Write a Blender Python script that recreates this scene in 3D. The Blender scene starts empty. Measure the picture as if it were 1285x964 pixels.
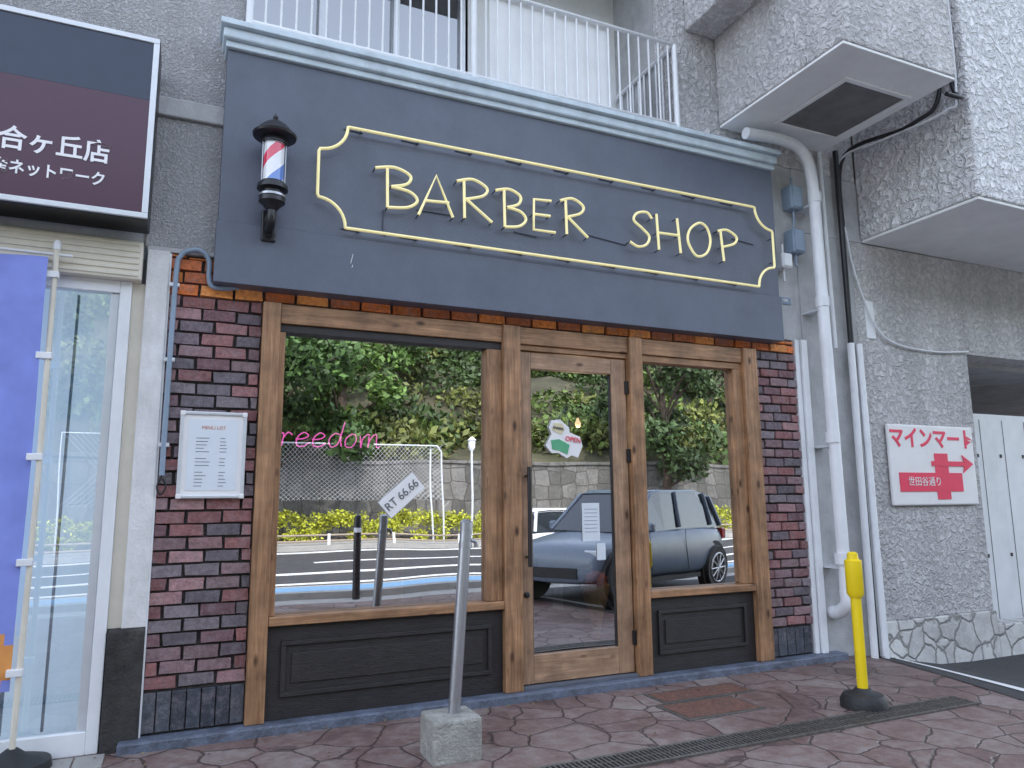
import bpy, bmesh, math, random
import numpy as np
from mathutils import Matrix, Vector
random.seed(7); rng=np.random.default_rng(7)
S=bpy.context.scene
COL=S.collection
# ------------------------------------------------------------ materials
def newmat(name):
    m=bpy.data.materials.new(name); m.use_nodes=True
    nt=m.node_tree; b=nt.nodes["Principled BSDF"]
    return m,nt,b
def nd(nt,t): return nt.nodes.new(t)
def noise(nt,vec,scale,detail=4,rough=.65,dist=0):
    n=nd(nt,'ShaderNodeTexNoise'); n.inputs['Scale'].default_value=scale; n.inputs['Detail'].default_value=detail; n.inputs['Roughness'].default_value=rough; n.inputs['Distortion'].default_value=dist
    nt.links.new(vec,n.inputs['Vector']); return n
def c4(c): return (c[0],c[1],c[2],1)
def mat(name,col,rough=.6,var=.15,scale=6,bump=.0,bscale=60,metal=0,grime=.0,gcol=(.05,.045,.04),spec=.5,emit=None,es=0,stretch=None,gstretch=(1,1,.35)):
    m,nt,b=newmat(name); L=nt.links.new
    tc=nd(nt,'ShaderNodeTexCoord'); mp=nd(nt,'ShaderNodeMapping'); L(tc.outputs['Object'],mp.inputs[0])
    if stretch: mp.inputs['Scale'].default_value=stretch
    n=noise(nt,mp.outputs[0],scale,4)
    r=nd(nt,'ShaderNodeValToRGB'); L(n.outputs['Fac'],r.inputs[0])
    r.color_ramp.elements[0].position=.3; r.color_ramp.elements[1].position=.7
    r.color_ramp.elements[0].color=c4([max(0,x*(1-var)) for x in col]); r.color_ramp.elements[1].color=c4([min(1,x*(1+var)) for x in col])
    out=r.outputs[0]
    if grime>0:
        mp2=nd(nt,'ShaderNodeMapping'); mp2.inputs['Scale'].default_value=gstretch; L(tc.outputs['Object'],mp2.inputs[0])
        g=noise(nt,mp2.outputs[0],2.3,6,.72)
        gr=nd(nt,'ShaderNodeValToRGB'); gr.color_ramp.elements[0].position=.5; gr.color_ramp.elements[1].position=.75
        gr.color_ramp.elements[1].color=(grime,grime,grime,1); gr.color_ramp.elements[0].color=(0,0,0,1)
        L(g.outputs['Fac'],gr.inputs[0])
        mx=nd(nt,'ShaderNodeMixRGB'); L(gr.outputs[0],mx.inputs[0]); L(out,mx.inputs[1]); mx.inputs[2].default_value=c4(gcol); out=mx.outputs[0]
    L(out,b.inputs['Base Color'])
    b.inputs['Roughness'].default_value=rough; b.inputs['Metallic'].default_value=metal; b.inputs['Specular IOR Level'].default_value=spec
    if bump>0:
        n2=noise(nt,mp.outputs[0],bscale,3)
        bp=nd(nt,'ShaderNodeBump'); bp.inputs['Strength'].default_value=bump; bp.inputs['Distance'].default_value=.02
        L(n2.outputs['Fac'],bp.inputs['Height']); L(bp.outputs[0],b.inputs['Normal'])
    if emit:
        b.inputs['Emission Color'].default_value=c4(emit); b.inputs['Emission Strength'].default_value=es
        m.cycles.emission_sampling='NONE'
    return m
def wood(name,axis,col=(.26,.135,.065),dark=(.11,.05,.022)):
    m,nt,b=newmat(name); L=nt.links.new
    tc=nd(nt,'ShaderNodeTexCoord'); mp=nd(nt,'ShaderNodeMapping')
    mp.inputs['Scale'].default_value=(22,22,1.3) if axis=='Z' else (1.3,22,22)
    L(tc.outputs['Object'],mp.inputs[0])
    n=noise(nt,mp.outputs[0],1.6,6,.7,.6)
    r=nd(nt,'ShaderNodeValToRGB'); L(n.outputs['Fac'],r.inputs[0])
    r.color_ramp.elements[0].position=.30; r.color_ramp.elements[1].position=.68
    r.color_ramp.elements[0].color=c4(dark); r.color_ramp.elements[1].color=c4([x*1.25 for x in col])
    e=r.color_ramp.elements.new(.5); e.color=c4([x*.85 for x in col])
    n3=noise(nt,tc.outputs['Object'],4,3)
    r3=nd(nt,'ShaderNodeMapRange'); L(n3.outputs['Fac'],r3.inputs[0]); r3.inputs[1].default_value=.3; r3.inputs[2].default_value=.7; r3.inputs[3].default_value=.6; r3.inputs[4].default_value=1.25
    mm=nd(nt,'ShaderNodeMixRGB'); mm.blend_type='MULTIPLY'; mm.inputs[0].default_value=1; L(r.outputs[0],mm.inputs[1]); L(r3.outputs[0],mm.inputs[2])
    mk=nd(nt,'ShaderNodeMapping'); mk.inputs['Scale'].default_value=(7,7,3.3) if axis=='Z' else (3.3,7,7); L(tc.outputs['Object'],mk.inputs[0])
    v=nd(nt,'ShaderNodeTexVoronoi'); v.inputs['Scale'].default_value=1; L(mk.outputs[0],v.inputs['Vector'])
    kr=nd(nt,'ShaderNodeValToRGB'); kr.color_ramp.elements[0].position=.06; kr.color_ramp.elements[0].color=(1,1,1,1); kr.color_ramp.elements[1].position=.17; kr.color_ramp.elements[1].color=(0,0,0,1); L(v.outputs['Distance'],kr.inputs[0])
    mx=nd(nt,'ShaderNodeMixRGB'); L(kr.outputs[0],mx.inputs[0]); L(mm.outputs[0],mx.inputs[1]); mx.inputs[2].default_value=(.06,.025,.012,1)
    L(mx.outputs[0],b.inputs['Base Color']); b.inputs['Roughness'].default_value=.5
    bp=nd(nt,'ShaderNodeBump'); bp.inputs['Strength'].default_value=.35; bp.inputs['Distance'].default_value=.006; L(n.outputs['Fac'],bp.inputs['Height']); L(bp.outputs[0],b.inputs['Normal'])
    return m
def glass(name,fac,tint=(.85,.9,.9)):
    m=bpy.data.materials.new(name); m.use_nodes=True; nt=m.node_tree; nt.nodes.clear(); L=nt.links.new
    o=nd(nt,'ShaderNodeOutputMaterial'); g=nd(nt,'ShaderNodeBsdfGlossy'); g.inputs['Roughness'].default_value=.0; g.inputs['Color'].default_value=(.95,.97,1,1)
    t=nd(nt,'ShaderNodeBsdfTransparent'); t.inputs['Color'].default_value=c4(tint)
    fr=nd(nt,'ShaderNodeFresnel'); fr.inputs['IOR'].default_value=1.5
    mr=nd(nt,'ShaderNodeMapRange'); mr.inputs[1].default_value=.04; mr.inputs[2].default_value=.6; mr.inputs[3].default_value=fac; mr.inputs[4].default_value=.97; L(fr.outputs[0],mr.inputs[0])
    tc=nd(nt,'ShaderNodeTexCoord'); n=noise(nt,tc.outputs['Object'],1.6,0)
    bp=nd(nt,'ShaderNodeBump'); bp.inputs['Strength'].default_value=.22; bp.inputs['Distance'].default_value=.01; L(n.outputs['Fac'],bp.inputs['Height']); L(bp.outputs[0],g.inputs['Normal'])
    mx=nd(nt,'ShaderNodeMixShader'); L(mr.outputs[0],mx.inputs[0]); L(t.outputs[0],mx.inputs[1]); L(g.outputs[0],mx.inputs[2]); L(mx.outputs[0],o.inputs[0])
    return m
def stucco(name,col,sc=28,bump=.9,dist=.02,var=.12):
    m,nt,b=newmat(name); L=nt.links.new
    tc=nd(nt,'ShaderNodeTexCoord')
    n=noise(nt,tc.outputs['Object'],sc,3,.55,.8)
    pr=nd(nt,'ShaderNodeValToRGB'); pr.color_ramp.elements[0].position=.38; pr.color_ramp.elements[1].position=.62; L(n.outputs['Fac'],pr.inputs[0])
    mp=nd(nt,'ShaderNodeMapping'); mp.inputs['Scale'].default_value=(1.5,1.5,.45); L(tc.outputs['Object'],mp.inputs[0]); g=noise(nt,mp.outputs[0],1.5,6,.7)
    r=nd(nt,'ShaderNodeValToRGB'); r.color_ramp.elements[0].position=.3; r.color_ramp.elements[1].position=.65
    r.color_ramp.elements[0].color=c4([x*(1-var*1.8) for x in col]); r.color_ramp.elements[1].color=c4([min(1,x*(1+var)) for x in col]); L(g.outputs['Fac'],r.inputs[0])
    mr=nd(nt,'ShaderNodeMapRange'); mr.inputs[3].default_value=.80; mr.inputs[4].default_value=1.06; L(pr.outputs[0],mr.inputs[0])
    mm=nd(nt,'ShaderNodeMixRGB'); mm.blend_type='MULTIPLY'; mm.inputs[0].default_value=1; L(r.outputs[0],mm.inputs[1]); L(mr.outputs[0],mm.inputs[2])
    L(mm.outputs[0],b.inputs['Base Color']); b.inputs['Roughness'].default_value=.85
    bp=nd(nt,'ShaderNodeBump'); bp.inputs['Strength'].default_value=bump; bp.inputs['Distance'].default_value=dist; L(pr.outputs[0],bp.inputs['Height']); L(bp.outputs[0],b.inputs['Normal'])
    return m
def flag(name,scale,c1,c2,c3,lw=.035,bump=.6,rough=.55,randomness=1,distort=.08,linecol=(.05,.04,.035),cell=.3):
    m,nt,b=newmat(name); L=nt.links.new
    tc=nd(nt,'ShaderNodeTexCoord')
    dn=noise(nt,tc.outputs['Object'],5,3)
    va=nd(nt,'ShaderNodeVectorMath'); va.operation='MULTIPLY_ADD'; L(dn.outputs['Color'],va.inputs[0]); va.inputs[1].default_value=(distort,)*3; L(tc.outputs['Object'],va.inputs[2])
    v=nd(nt,'ShaderNodeTexVoronoi'); v.feature='DISTANCE_TO_EDGE'; v.inputs['Scale'].default_value=scale; v.inputs['Randomness'].default_value=randomness; L(va.outputs[0],v.inputs['Vector'])
    v2=nd(nt,'ShaderNodeTexVoronoi'); v2.inputs['Scale'].default_value=scale; v2.inputs['Randomness'].default_value=randomness; L(va.outputs[0],v2.inputs['Vector'])
    sep=nd(nt,'ShaderNodeSeparateColor'); L(v2.outputs['Color'],sep.inputs[0])
    n=noise(nt,tc.outputs['Object'],9,6,.75)
    big=noise(nt,tc.outputs['Object'],.9,5)
    a0=nd(nt,'ShaderNodeMath'); a0.operation='MULTIPLY_ADD'; L(sep.outputs[0],a0.inputs[0]); a0.inputs[1].default_value=cell; L(n.outputs['Fac'],a0.inputs[2])
    ad=nd(nt,'ShaderNodeMath'); ad.operation='MULTIPLY_ADD'; L(big.outputs['Fac'],ad.inputs[0]); ad.inputs[1].default_value=1.1; L(a0.outputs[0],ad.inputs[2])
    sb=nd(nt,'ShaderNodeMath'); sb.operation='SUBTRACT'; L(ad.outputs[0],sb.inputs[0]); sb.inputs[1].default_value=.35+.55-.4+(cell-.3)*.5
    r=nd(nt,'ShaderNodeValToRGB'); r.color_ramp.elements[0].position=.4; r.color_ramp.elements[1].position=.95; r.color_ramp.elements[0].color=c4(c1); r.color_ramp.elements[1].color=c4(c3)
    e=r.color_ramp.elements.new(.68); e.color=c4(c2); L(sb.outputs[0],r.inputs[0])
    lr=nd(nt,'ShaderNodeValToRGB'); lr.color_ramp.elements[0].position=0; lr.color_ramp.elements[1].position=lw; L(v.outputs['Distance'],lr.inputs[0])
    mx=nd(nt,'ShaderNodeMixRGB'); L(lr.outputs[0],mx.inputs[0]); mx.inputs[1].default_value=c4(linecol); L(r.outputs[0],mx.inputs[2])
    L(mx.outputs[0],b.inputs['Base Color'])
    rr=nd(nt,'ShaderNodeMapRange'); rr.inputs[1].default_value=.3; rr.inputs[2].default_value=.7; rr.inputs[3].default_value=rough-.2; rr.inputs[4].default_value=rough+.25; L(big.outputs['Fac'],rr.inputs[0]); L(rr.outputs[0],b.inputs['Roughness'])
    hs=nd(nt,'ShaderNodeMath'); hs.operation='MULTIPLY_ADD'; L(n.outputs['Fac'],hs.inputs[0]); hs.inputs[1].default_value=1.0; L(lr.outputs[0],hs.inputs[2])
    bp=nd(nt,'ShaderNodeBump'); bp.inputs['Strength'].default_value=bump; bp.inputs['Distance'].default_value=.012; L(hs.outputs[0],bp.inputs['Height']); L(bp.outputs[0],b.inputs['Normal'])
    return m
def attrmat(name,rough=.8,bump=.5,bs=70,var=.25):
    m,nt,b=newmat(name); L=nt.links.new
    at=nd(nt,'ShaderNodeAttribute'); at.attribute_name='Col'
    out=at.outputs['Color']
    if var>0:
        tc=nd(nt,'ShaderNodeTexCoord'); n=noise(nt,tc.outputs['Object'],bs*.35,6,.75)
        mr=nd(nt,'ShaderNodeMapRange'); mr.inputs[1].default_value=.3; mr.inputs[2].default_value=.7; mr.inputs[3].default_value=1-var; mr.inputs[4].default_value=1+var; L(n.outputs['Fac'],mr.inputs[0])
        mm=nd(nt,'ShaderNodeMixRGB'); mm.blend_type='MULTIPLY'; mm.inputs[0].default_value=1; L(at.outputs['Color'],mm.inputs[1]); L(mr.outputs[0],mm.inputs[2])
        n5=noise(nt,tc.outputs['Object'],11,6,.8)
        r5=nd(nt,'ShaderNodeValToRGB'); r5.color_ramp.elements[0].position=.48; r5.color_ramp.elements[1].position=.72; r5.color_ramp.elements[1].color=(.6,.6,.6,1); L(n5.outputs['Fac'],r5.inputs[0])
        m5=nd(nt,'ShaderNodeMixRGB'); L(r5.outputs[0],m5.inputs[0]); L(mm.outputs[0],m5.inputs[1]); m5.inputs[2].default_value=(.30,.255,.27,1); out=m5.outputs[0]
    L(out,b.inputs['Base Color']); b.inputs['Roughness'].default_value=rough
    if bump>0:
        bp=nd(nt,'ShaderNodeBump'); bp.inputs['Strength'].default_value=bump; bp.inputs['Distance'].default_value=.012; L(n.outputs['Fac'],bp.inputs['Height']); L(bp.outputs[0],b.inputs['Normal'])
    return m
M={}
M['sign']=mat('sign_slate_paint',(.112,.128,.172),.45,.1,3,.15,90,grime=.4,gcol=(.145,.162,.205))
M['cornice']=mat('cornice_paint',(.60,.69,.76),.45,.1,8,.1,40,grime=.6,gcol=(.30,.33,.37),gstretch=(1,1,1))
M['neon']=mat('neon_tube_cream',(.95,.84,.42),.25,.05,10,emit=(1,.85,.42),es=.26)
M['black']=mat('black_metal',(.015,.015,.018),.35,.2,20)
M['wire']=mat('wire_grey',(.12,.13,.16),.5,.2)
M['wiring']=mat('sign_wiring',(.05,.055,.075),.5,.2)
M['woodZ']=wood('cedar_vertical','Z',(.38,.205,.105),(.18,.083,.036)); M['woodX']=wood('cedar_horizontal','X',(.38,.205,.105),(.18,.083,.036))
M['doorZ']=wood('door_wood_vertical','Z',(.41,.25,.155),(.30,.17,.10)); M['doorX']=wood('door_wood_horizontal','X',(.41,.25,.155),(.30,.17,.10))
M['dark']=mat('dark_brown_panel',(.022,.018,.019),.45,.4,9,.35,30,stretch=(1,8,8),grime=.25,gcol=(.06,.05,.048))
M['glass']=glass('shop_glass',.66); M['glassL']=glass('light_shop_glass',.27)
M['brick']=attrmat('brick_face',.8,1.0,90,.4)
M['mortar']=mat('mortar',(.085,.078,.078),.95,.3,30,.5,90)
M['kerb']=mat('kerb_blue_grey',(.12,.14,.19),.55,.4,7,.6,35,grime=.8,gcol=(.045,.048,.055),gstretch=(2,2,2))
M['stucco']=stucco('stucco_grey',(.64,.62,.62),20,.9,.02)
M['stuccoW']=stucco('stucco_white',(.84,.83,.84),15,1.0,.03,.04)
M['stuccoF']=stucco('stucco_fine',(.50,.49,.50),55,.8,.012)
M['concrete']=mat('concrete',(.47,.47,.48),.85,.15,5,.3,60,grime=.6,gcol=(.22,.215,.21))
M['soffit']=mat('soffit_paint',(.83,.83,.83),.7,.05,3,.05,40,grime=.25,gcol=(.55,.55,.54))
M['white']=mat('white_paint',(.80,.81,.83),.4,.05,5,grime=.3,gcol=(.45,.45,.45))
M['whitetile']=mat('white_pillar',(.72,.71,.71),.6,.08,8,.3,50,grime=.6,gcol=(.42,.39,.37))
M['pvc']=mat('pvc_pipe',(.78,.79,.82),.35,.05,6,grime=.4,gcol=(.44,.44,.46))
M['conduit']=mat('conduit_grey_blue',(.24,.31,.40),.4,.1)
M['blackbase']=mat('sooty_stone',(.035,.033,.032),.8,.5,9,.5,50,grime=.9,gcol=(.17,.16,.14))
M['cream']=mat('cream_metal',(.70,.65,.55),.5,.06,6,grime=.3,gcol=(.4,.35,.28))
M['steel']=mat('brushed_steel',(.42,.43,.46),.35,.12,30,metal=.85,stretch=(3,3,.5))
M['blockc']=mat('concrete_block',(.36,.35,.32),.9,.25,14,.9,60,grime=.8,gcol=(.17,.16,.13))
M['yellow']=mat('yellow_plastic',(.88,.64,.01),.4,.04)
M['rubber']=mat('black_rubber',(.02,.02,.021),.6,.3,20,.2)
M['interior']=mat('interior_wall',(.06,.052,.048),.8,.2)
M['intfloor']=mat('interior_floor',(.08,.06,.04),.5,.3,stretch=(1,10,1))
M['asphalt']=mat('asphalt',(.055,.055,.058),.85,.35,60,.7,200,grime=.4,gcol=(.10,.10,.10),gstretch=(1,1,1))
M['lightconc']=mat('sidewalk_concrete',(.33,.32,.30),.85,.12,4,.2,60)
M['bluestrip']=mat('blue_strip',(.16,.30,.46),.7,.15,10)
M['roadwhite']=mat('road_white_paint',(.75,.75,.74),.6,.12,30,grime=.4,gcol=(.3,.3,.3))
M['railpaint']=mat('rail_brown_paint',(.30,.24,.18),.5,.1)
M['pave']=flag('stamped_concrete',2.9,(.095,.055,.048),(.185,.120,.106),(.275,.225,.21),.028,1.0,.47,linecol=(.062,.040,.035),cell=.22)
M['stonebase']=flag('white_stone_cladding',4.2,(.46,.45,.44),(.62,.61,.59),(.74,.73,.71),.07,1.0,.7,distort=.12,linecol=(.25,.24,.23))
M['retain']=flag('retaining_stone',1.8,(.055,.053,.048),(.10,.097,.088),(.19,.18,.17),.05,.9,.8,randomness=.3,distort=.05)
M['grate']=mat('steel_grate',(.12,.11,.10),.5,.4,30,metal=.3)
M['hole']=mat('dark_void',(.012,.012,.013),.9,.1)
M['ventdark']=mat('vent_shadow_grey',(.17,.165,.165),.8,.2)
M['red']=mat('sign_red',(.80,.035,.10),.45,.05); M['signwhite']=mat('sign_white_enamel',(.84,.82,.82),.3,.03,4,grime=.15,gcol=(.55,.5,.48))
M['navy']=mat('sign_navy_film',(.022,.035,.070),.25,.06); M['maroon']=mat('sign_maroon_film',(.075,.026,.052),.25,.06)
M['txtwhite']=mat('letter_white',(.88,.86,.88),.4,.02)
M['alu']=mat('aluminium',(.66,.68,.71),.35,.06,metal=.3)
M['curtain']=mat('pale_glowing_blind',(.66,.75,.86),.8,.10,1.5,stretch=(4,1,.4),emit=(.55,.7,.9),es=.55)  # blind is no lamp; its emission stands in for a lit interior
M['flagblue']=mat('banner_blue',(.235,.285,.70),.8,.14,3); M['flagor']=mat('banner_orange',(.75,.32,.09),.8,.1)
M['paper']=mat('paper',(.70,.74,.79),.7,.03); M['ink']=mat('ink',(.14,.14,.15),.7,.1); M['inkor']=mat('ink_orange',(.6,.2,.08),.7,.1)
M['pink']=mat('pink_neon',(.9,.1,.5),.4,.02,emit=(1,.14,.60),es=2.4)
M['bulb']=mat('warm_bulb',(.9,.6,.3),.4,.02,emit=(1,.7,.4),es=3)
M['bark']=mat('bark',(.07,.05,.035),.9,.3,12,.8,30)
M['leaf']=attrmat('leaves',.6,0,30,0); M['soil']=mat('hillside_soil',(.06,.055,.03),.95,.6,.8,.8,3,grime=.95,gcol=(.028,.045,.014),gstretch=(.4,.4,.4))
M['carwhite']=mat('car_paint_white',(.80,.81,.82),.2,.02); M['carblue']=mat('car_paint_blue_grey',(.16,.20,.26),.25,.05,spec=.7)
M['carglass']=mat('car_glass',(.03,.037,.045),.05,.02,spec=1); M['rim']=mat('wheel_rim',(.5,.5,.52),.3,.05,metal=.8)
M['lampred']=mat('tail_lamp',(.4,.01,.01),.2,.02); M['lampw']=mat('head_lamp',(.7,.72,.75),.1,.02)
M['brown']=mat('manhole_brown',(.17,.08,.058),.7,.45,40,.6,90,grime=.6,gcol=(.11,.09,.08),gstretch=(2,2,2))
M['greenp']=mat('green_print',(.10,.38,.20),.5,.1); M['creamp']=mat('cream_print',(.7,.62,.4),.5,.05); M['wrap']=mat('orange_wrapping',(.85,.48,.15),.5,.25,14)
# ------------------------------------------------------------ builders
def link(o,parent=None):
    COL.objects.link(o)
    if parent: o.parent=parent
    return o
def empty(name,loc=(0,0,0),rot=(0,0,0)):
    e=bpy.data.objects.new(name,None); e.location=loc; e.rotation_euler=rot; e.empty_display_size=.2; return link(e)
def meshobj(name,v,f,m,parent=None,smooth=False,cols=None):
    me=bpy.data.meshes.new(name); me.from_pydata(v,[],f); me.update()
    if m: me.materials.append(m)
    if smooth: me.polygons.foreach_set('use_smooth',[True]*len(me.polygons))
    if cols is not None:
        a=me.color_attributes.new('Col','FLOAT_COLOR','POINT'); a.data.foreach_set('color',np.array(cols,dtype=np.float32).ravel())
    return link(bpy.data.objects.new(name,me),parent)
FQ=[(0,3,2,1),(4,5,6,7),(0,1,5,4),(1,2,6,5),(2,3,7,6),(3,0,4,7)]
def bv(x0,x1,y0,y1,z0,z1): return [(x0,y0,z0),(x1,y0,z0),(x1,y1,z0),(x0,y1,z0),(x0,y0,z1),(x1,y0,z1),(x1,y1,z1),(x0,y1,z1)]
def box(name,x0,x1,y0,y1,z0,z1,m,parent=None,bev=.004,seg=2):
    o=meshobj(name,bv(x0,x1,y0,y1,z0,z1),FQ,M[m],parent)
    if bev>0:
        b=o.modifiers.new('b','BEVEL'); b.width=bev; b.segments=seg; b.limit_method='ANGLE'
    return o
def boxes(name,lst,m,parent=None,bev=0,cols=None,jit=0):
    v=[];f=[];c=[]
    for i,b in enumerate(lst):
        n=len(v); q=bv(*b)
        if jit: q=[(a+random.uniform(-jit,jit),b_+random.uniform(-jit,jit)*.6,c_+random.uniform(-jit,jit)) for a,b_,c_ in q]
        v+=q; f+=[tuple(q+n for q in Q) for Q in FQ]
        if cols: c+=[c4(cols[i])]*8
    o=meshobj(name,v,f,M[m],parent,cols=c if cols else None)
    if bev>0:
        b=o.modifiers.new('b','BEVEL'); b.width=bev; b.segments=2
    return o
def tube(name,strokes,r,m,parent=None,cyc=False,res=4):
    cu=bpy.data.curves.new(name,'CURVE'); cu.dimensions='3D'; cu.bevel_depth=r; cu.bevel_resolution=res; cu.use_fill_caps=True
    for pts in strokes:
        s=cu.splines.new('POLY'); s.points.add(len(pts)-1)
        for p,q in zip(s.points,pts): p.co=(*q,1)
        s.use_cyclic_u=cyc; s.use_smooth=True
    cu.materials.append(M[m]); return link(bpy.data.objects.new(name,cu),parent)
def catm(p,n=8,cyc=False):
    p=[Vector(q) for q in p]; out=[]
    N=len(p); rngi=range(N if cyc else N-1)
    for i in rngi:
        if cyc: a,b,c,d=p[(i-1)%N],p[i],p[(i+1)%N],p[(i+2)%N]
        else: a,b,c,d=p[max(i-1,0)],p[i],p[i+1],p[min(i+2,N-1)]
        for k in range(n):
            t=k/n; out.append(.5*((2*b)+(c-a)*t+(2*a-5*b+4*c-d)*t*t+(3*b-3*c+d-a)*t**3))
    if not cyc: out.append(p[-1])
    return [tuple(q) for q in out]
def lathe(name,prof,m,parent=None,loc=(0,0,0),n=32,rot=None):
    v=[];f=[]
    for r,z in prof:
        for i in range(n): a=2*math.pi*i/n; v.append((r*math.cos(a),r*math.sin(a),z))
    for j in range(len(prof)-1):
        for i in range(n): f.append((j*n+i,j*n+(i+1)%n,(j+1)*n+(i+1)%n,(j+1)*n+i))
    f.append(tuple(range(n))[::-1]); f.append(tuple(range((len(prof)-1)*n,len(prof)*n)))
    o=meshobj(name,v,f,M[m],parent,smooth=True); o.location=loc
    if rot: o.rotation_euler=rot
    e=o.modifiers.new('e','EDGE_SPLIT'); e.split_angle=math.radians(40)
    return o
def text(name,s,size,m,loc,parent=None,rot=(math.pi/2,0,0),align='CENTER',ext=.002,xs=1,offset=0,shear=0):
    cu=bpy.data.curves.new(name,'FONT'); cu.body=s; cu.size=size; cu.align_x=align; cu.align_y='CENTER'; cu.extrude=ext; cu.offset=offset; cu.shear=shear
    cu.materials.append(M[m]); o=link(bpy.data.objects.new(name,cu),parent); o.location=loc; o.rotation_euler=rot; o.scale=(xs,1,1); return o
def sm(t): t=max(0,min(1,t)); return t*t*(3-2*t)
def gh(x,y): return -.2*sm((x-5.7)/1.5)*sm((y+3.2)/2.2)
def sheet(name,xs,ys,m,dz=0,fn=gh,parent=None):
    v=[(x,y,fn(x,y)+dz) for y in ys for x in xs]; nx=len(xs)
    f=[(j*nx+i,j*nx+i+1,(j+1)*nx+i+1,(j+1)*nx+i) for j in range(len(ys)-1) for i in range(nx-1)]
    return meshobj(name,v,f,M[m],parent,smooth=True)
# ------------------------------------------------------------ ground
flat=lambda x,y:0
sheet('ground',[-250,250],[-250,250],'asphalt',-.32,flat)
sheet('pavement',[-60,-20,-5,0,3,5]+[5.4+.2*i for i in range(14)]+[9,12,20,60],[-6.0,-5,-4]+[-3.4+.2*i for i in range(20)]+[3],'pave')
o=meshobj('asphalt_driveway',[],[],M['asphalt'])
v=[];f=[]
ys=[-6+.2*i for i in range(46)]
for y in ys:
    xb=6.02+.26*min(y,0)
    for k in range(16): x=xb+(16-xb)*(k/15)**1.8; v.append((x,y,gh(x,y)+.004))
for j in range(len(ys)-1):
    for k in range(15): f.append((j*16+k,j*16+k+1,(j+1)*16+k+1,(j+1)*16+k))
o.data.from_pydata(v,[],f)
v=[];f=[]
for y in ys[:31]:
    xb=6.02+.26*y
    for k in (0.22,0.34): v.append((xb+k,y,gh(xb+k,y)+.008))
for j in range(30): f.append((2*j,2*j+1,2*j+3,2*j+2))
meshobj('painted_edge_line',v,f,M['roadwhite'])
g=empty('drain_grate')
box('channel_dark_fill',-12,5.25,-1.56,-1.37,-.05,.004,'hole',g,0)  # near-black slab stands in for the shaded hollow below the grate
boxes('grate_rails',[(-12,5.25,-1.572,-1.548,0,.012),(-12,5.25,-1.382,-1.358,0,.012),(-12,5.25,-1.467,-1.461,0,.0118)],'grate',g)
boxes('grate_bars',[(-1.5+i*.03,-1.5+i*.03+.011,-1.548,-1.382,.0,.0115) for i in range(225)],'grate',g)
g=empty('manhole_cover')
for k,(x0,x1,y0,y1) in enumerate([(3.18,3.78,-.98,-.66),(3.28,4.05,-.58,-.36)]):
    box('cover_frame_%d'%k,x0-.03,x1+.03,y0-.03,y1+.03,-.02,.007,'grate',g,.002)
    box('cover_plate_%d'%k,x0,x1,y0,y1,-.02,.011,'brown',g,.002)
v=[];f=[];c=[]
for i in range(160):
    x=random.uniform(-1,6.2); y=-.15-random.random()**2.5*1.4; s=random.uniform(.006,.018); a=random.uniform(0,6.28); z=gh(x,y)+.013
    n=len(v); v+=[(x+s*math.cos(a),y+s*math.sin(a),z),(x-s*.5*math.sin(a),y+s*.5*math.cos(a),z+.006),(x-s*math.cos(a),y-s*math.sin(a),z),(x+s*.5*math.sin(a),y-s*.5*math.cos(a),z+.003)]; f.append((n,n+1,n+2,n+3))
    q=random.choice([(.20,.12,.05),(.12,.07,.03),(.25,.2,.1)]); c+=[c4(q)]*4
meshobj('fallen_leaves',v,f,M['leaf'],cols=c)
sheet('road',[-120,120],[-16.6,-8.4],'asphalt',.002,flat)
sheet('blue_street_strip',[-120,120],[-8.2,-6.7],'bluestrip',.006,flat)  # flat blue strip laid over the verge
sheet('street_verge',[-120,120],[-8.4,-6.0],'lightconc',.001,flat)
boxes('road_markings',[(-120,120,-8.75,-8.55,.0,.010),(-120,120,-10.6,-10.3,.0,.010),(-120,120,-16.2,-15.8,0,.010)]+[(-60+i*9,-55+i*9,-12.9,-12.7,0,.010) for i in range(14)],'roadwhite')
box('kerb',-120,120,-6.7,-6.5,-.02,.10,'lightconc')
box('far_sidewalk',-120,120,-19.4,-16.6,-.02,.14,'lightconc')
def hz(x,y):
    d=-y-19.9
    return 2.7+max(0,d)*.52+ (.6*math.sin(x*.31+y*.2)+.5*math.sin(x*.13-y*.37+2)+.35*math.sin(x*.9+y*.7))*min(1,d/4)
sheet('hillside',[-90+2*i for i in range(91)],[-75+1.8*i for i in range(31)][:31]+[-19.9],'soil',0,hz)
g=empty('retaining_wall')
box('stone_face',-90,90,-19.9,-19.45,-.1,2.75,'retain',g,0)
box('coping',-90,90,-19.95,-19.38,2.75,2.87,'retain',g,.02)
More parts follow.
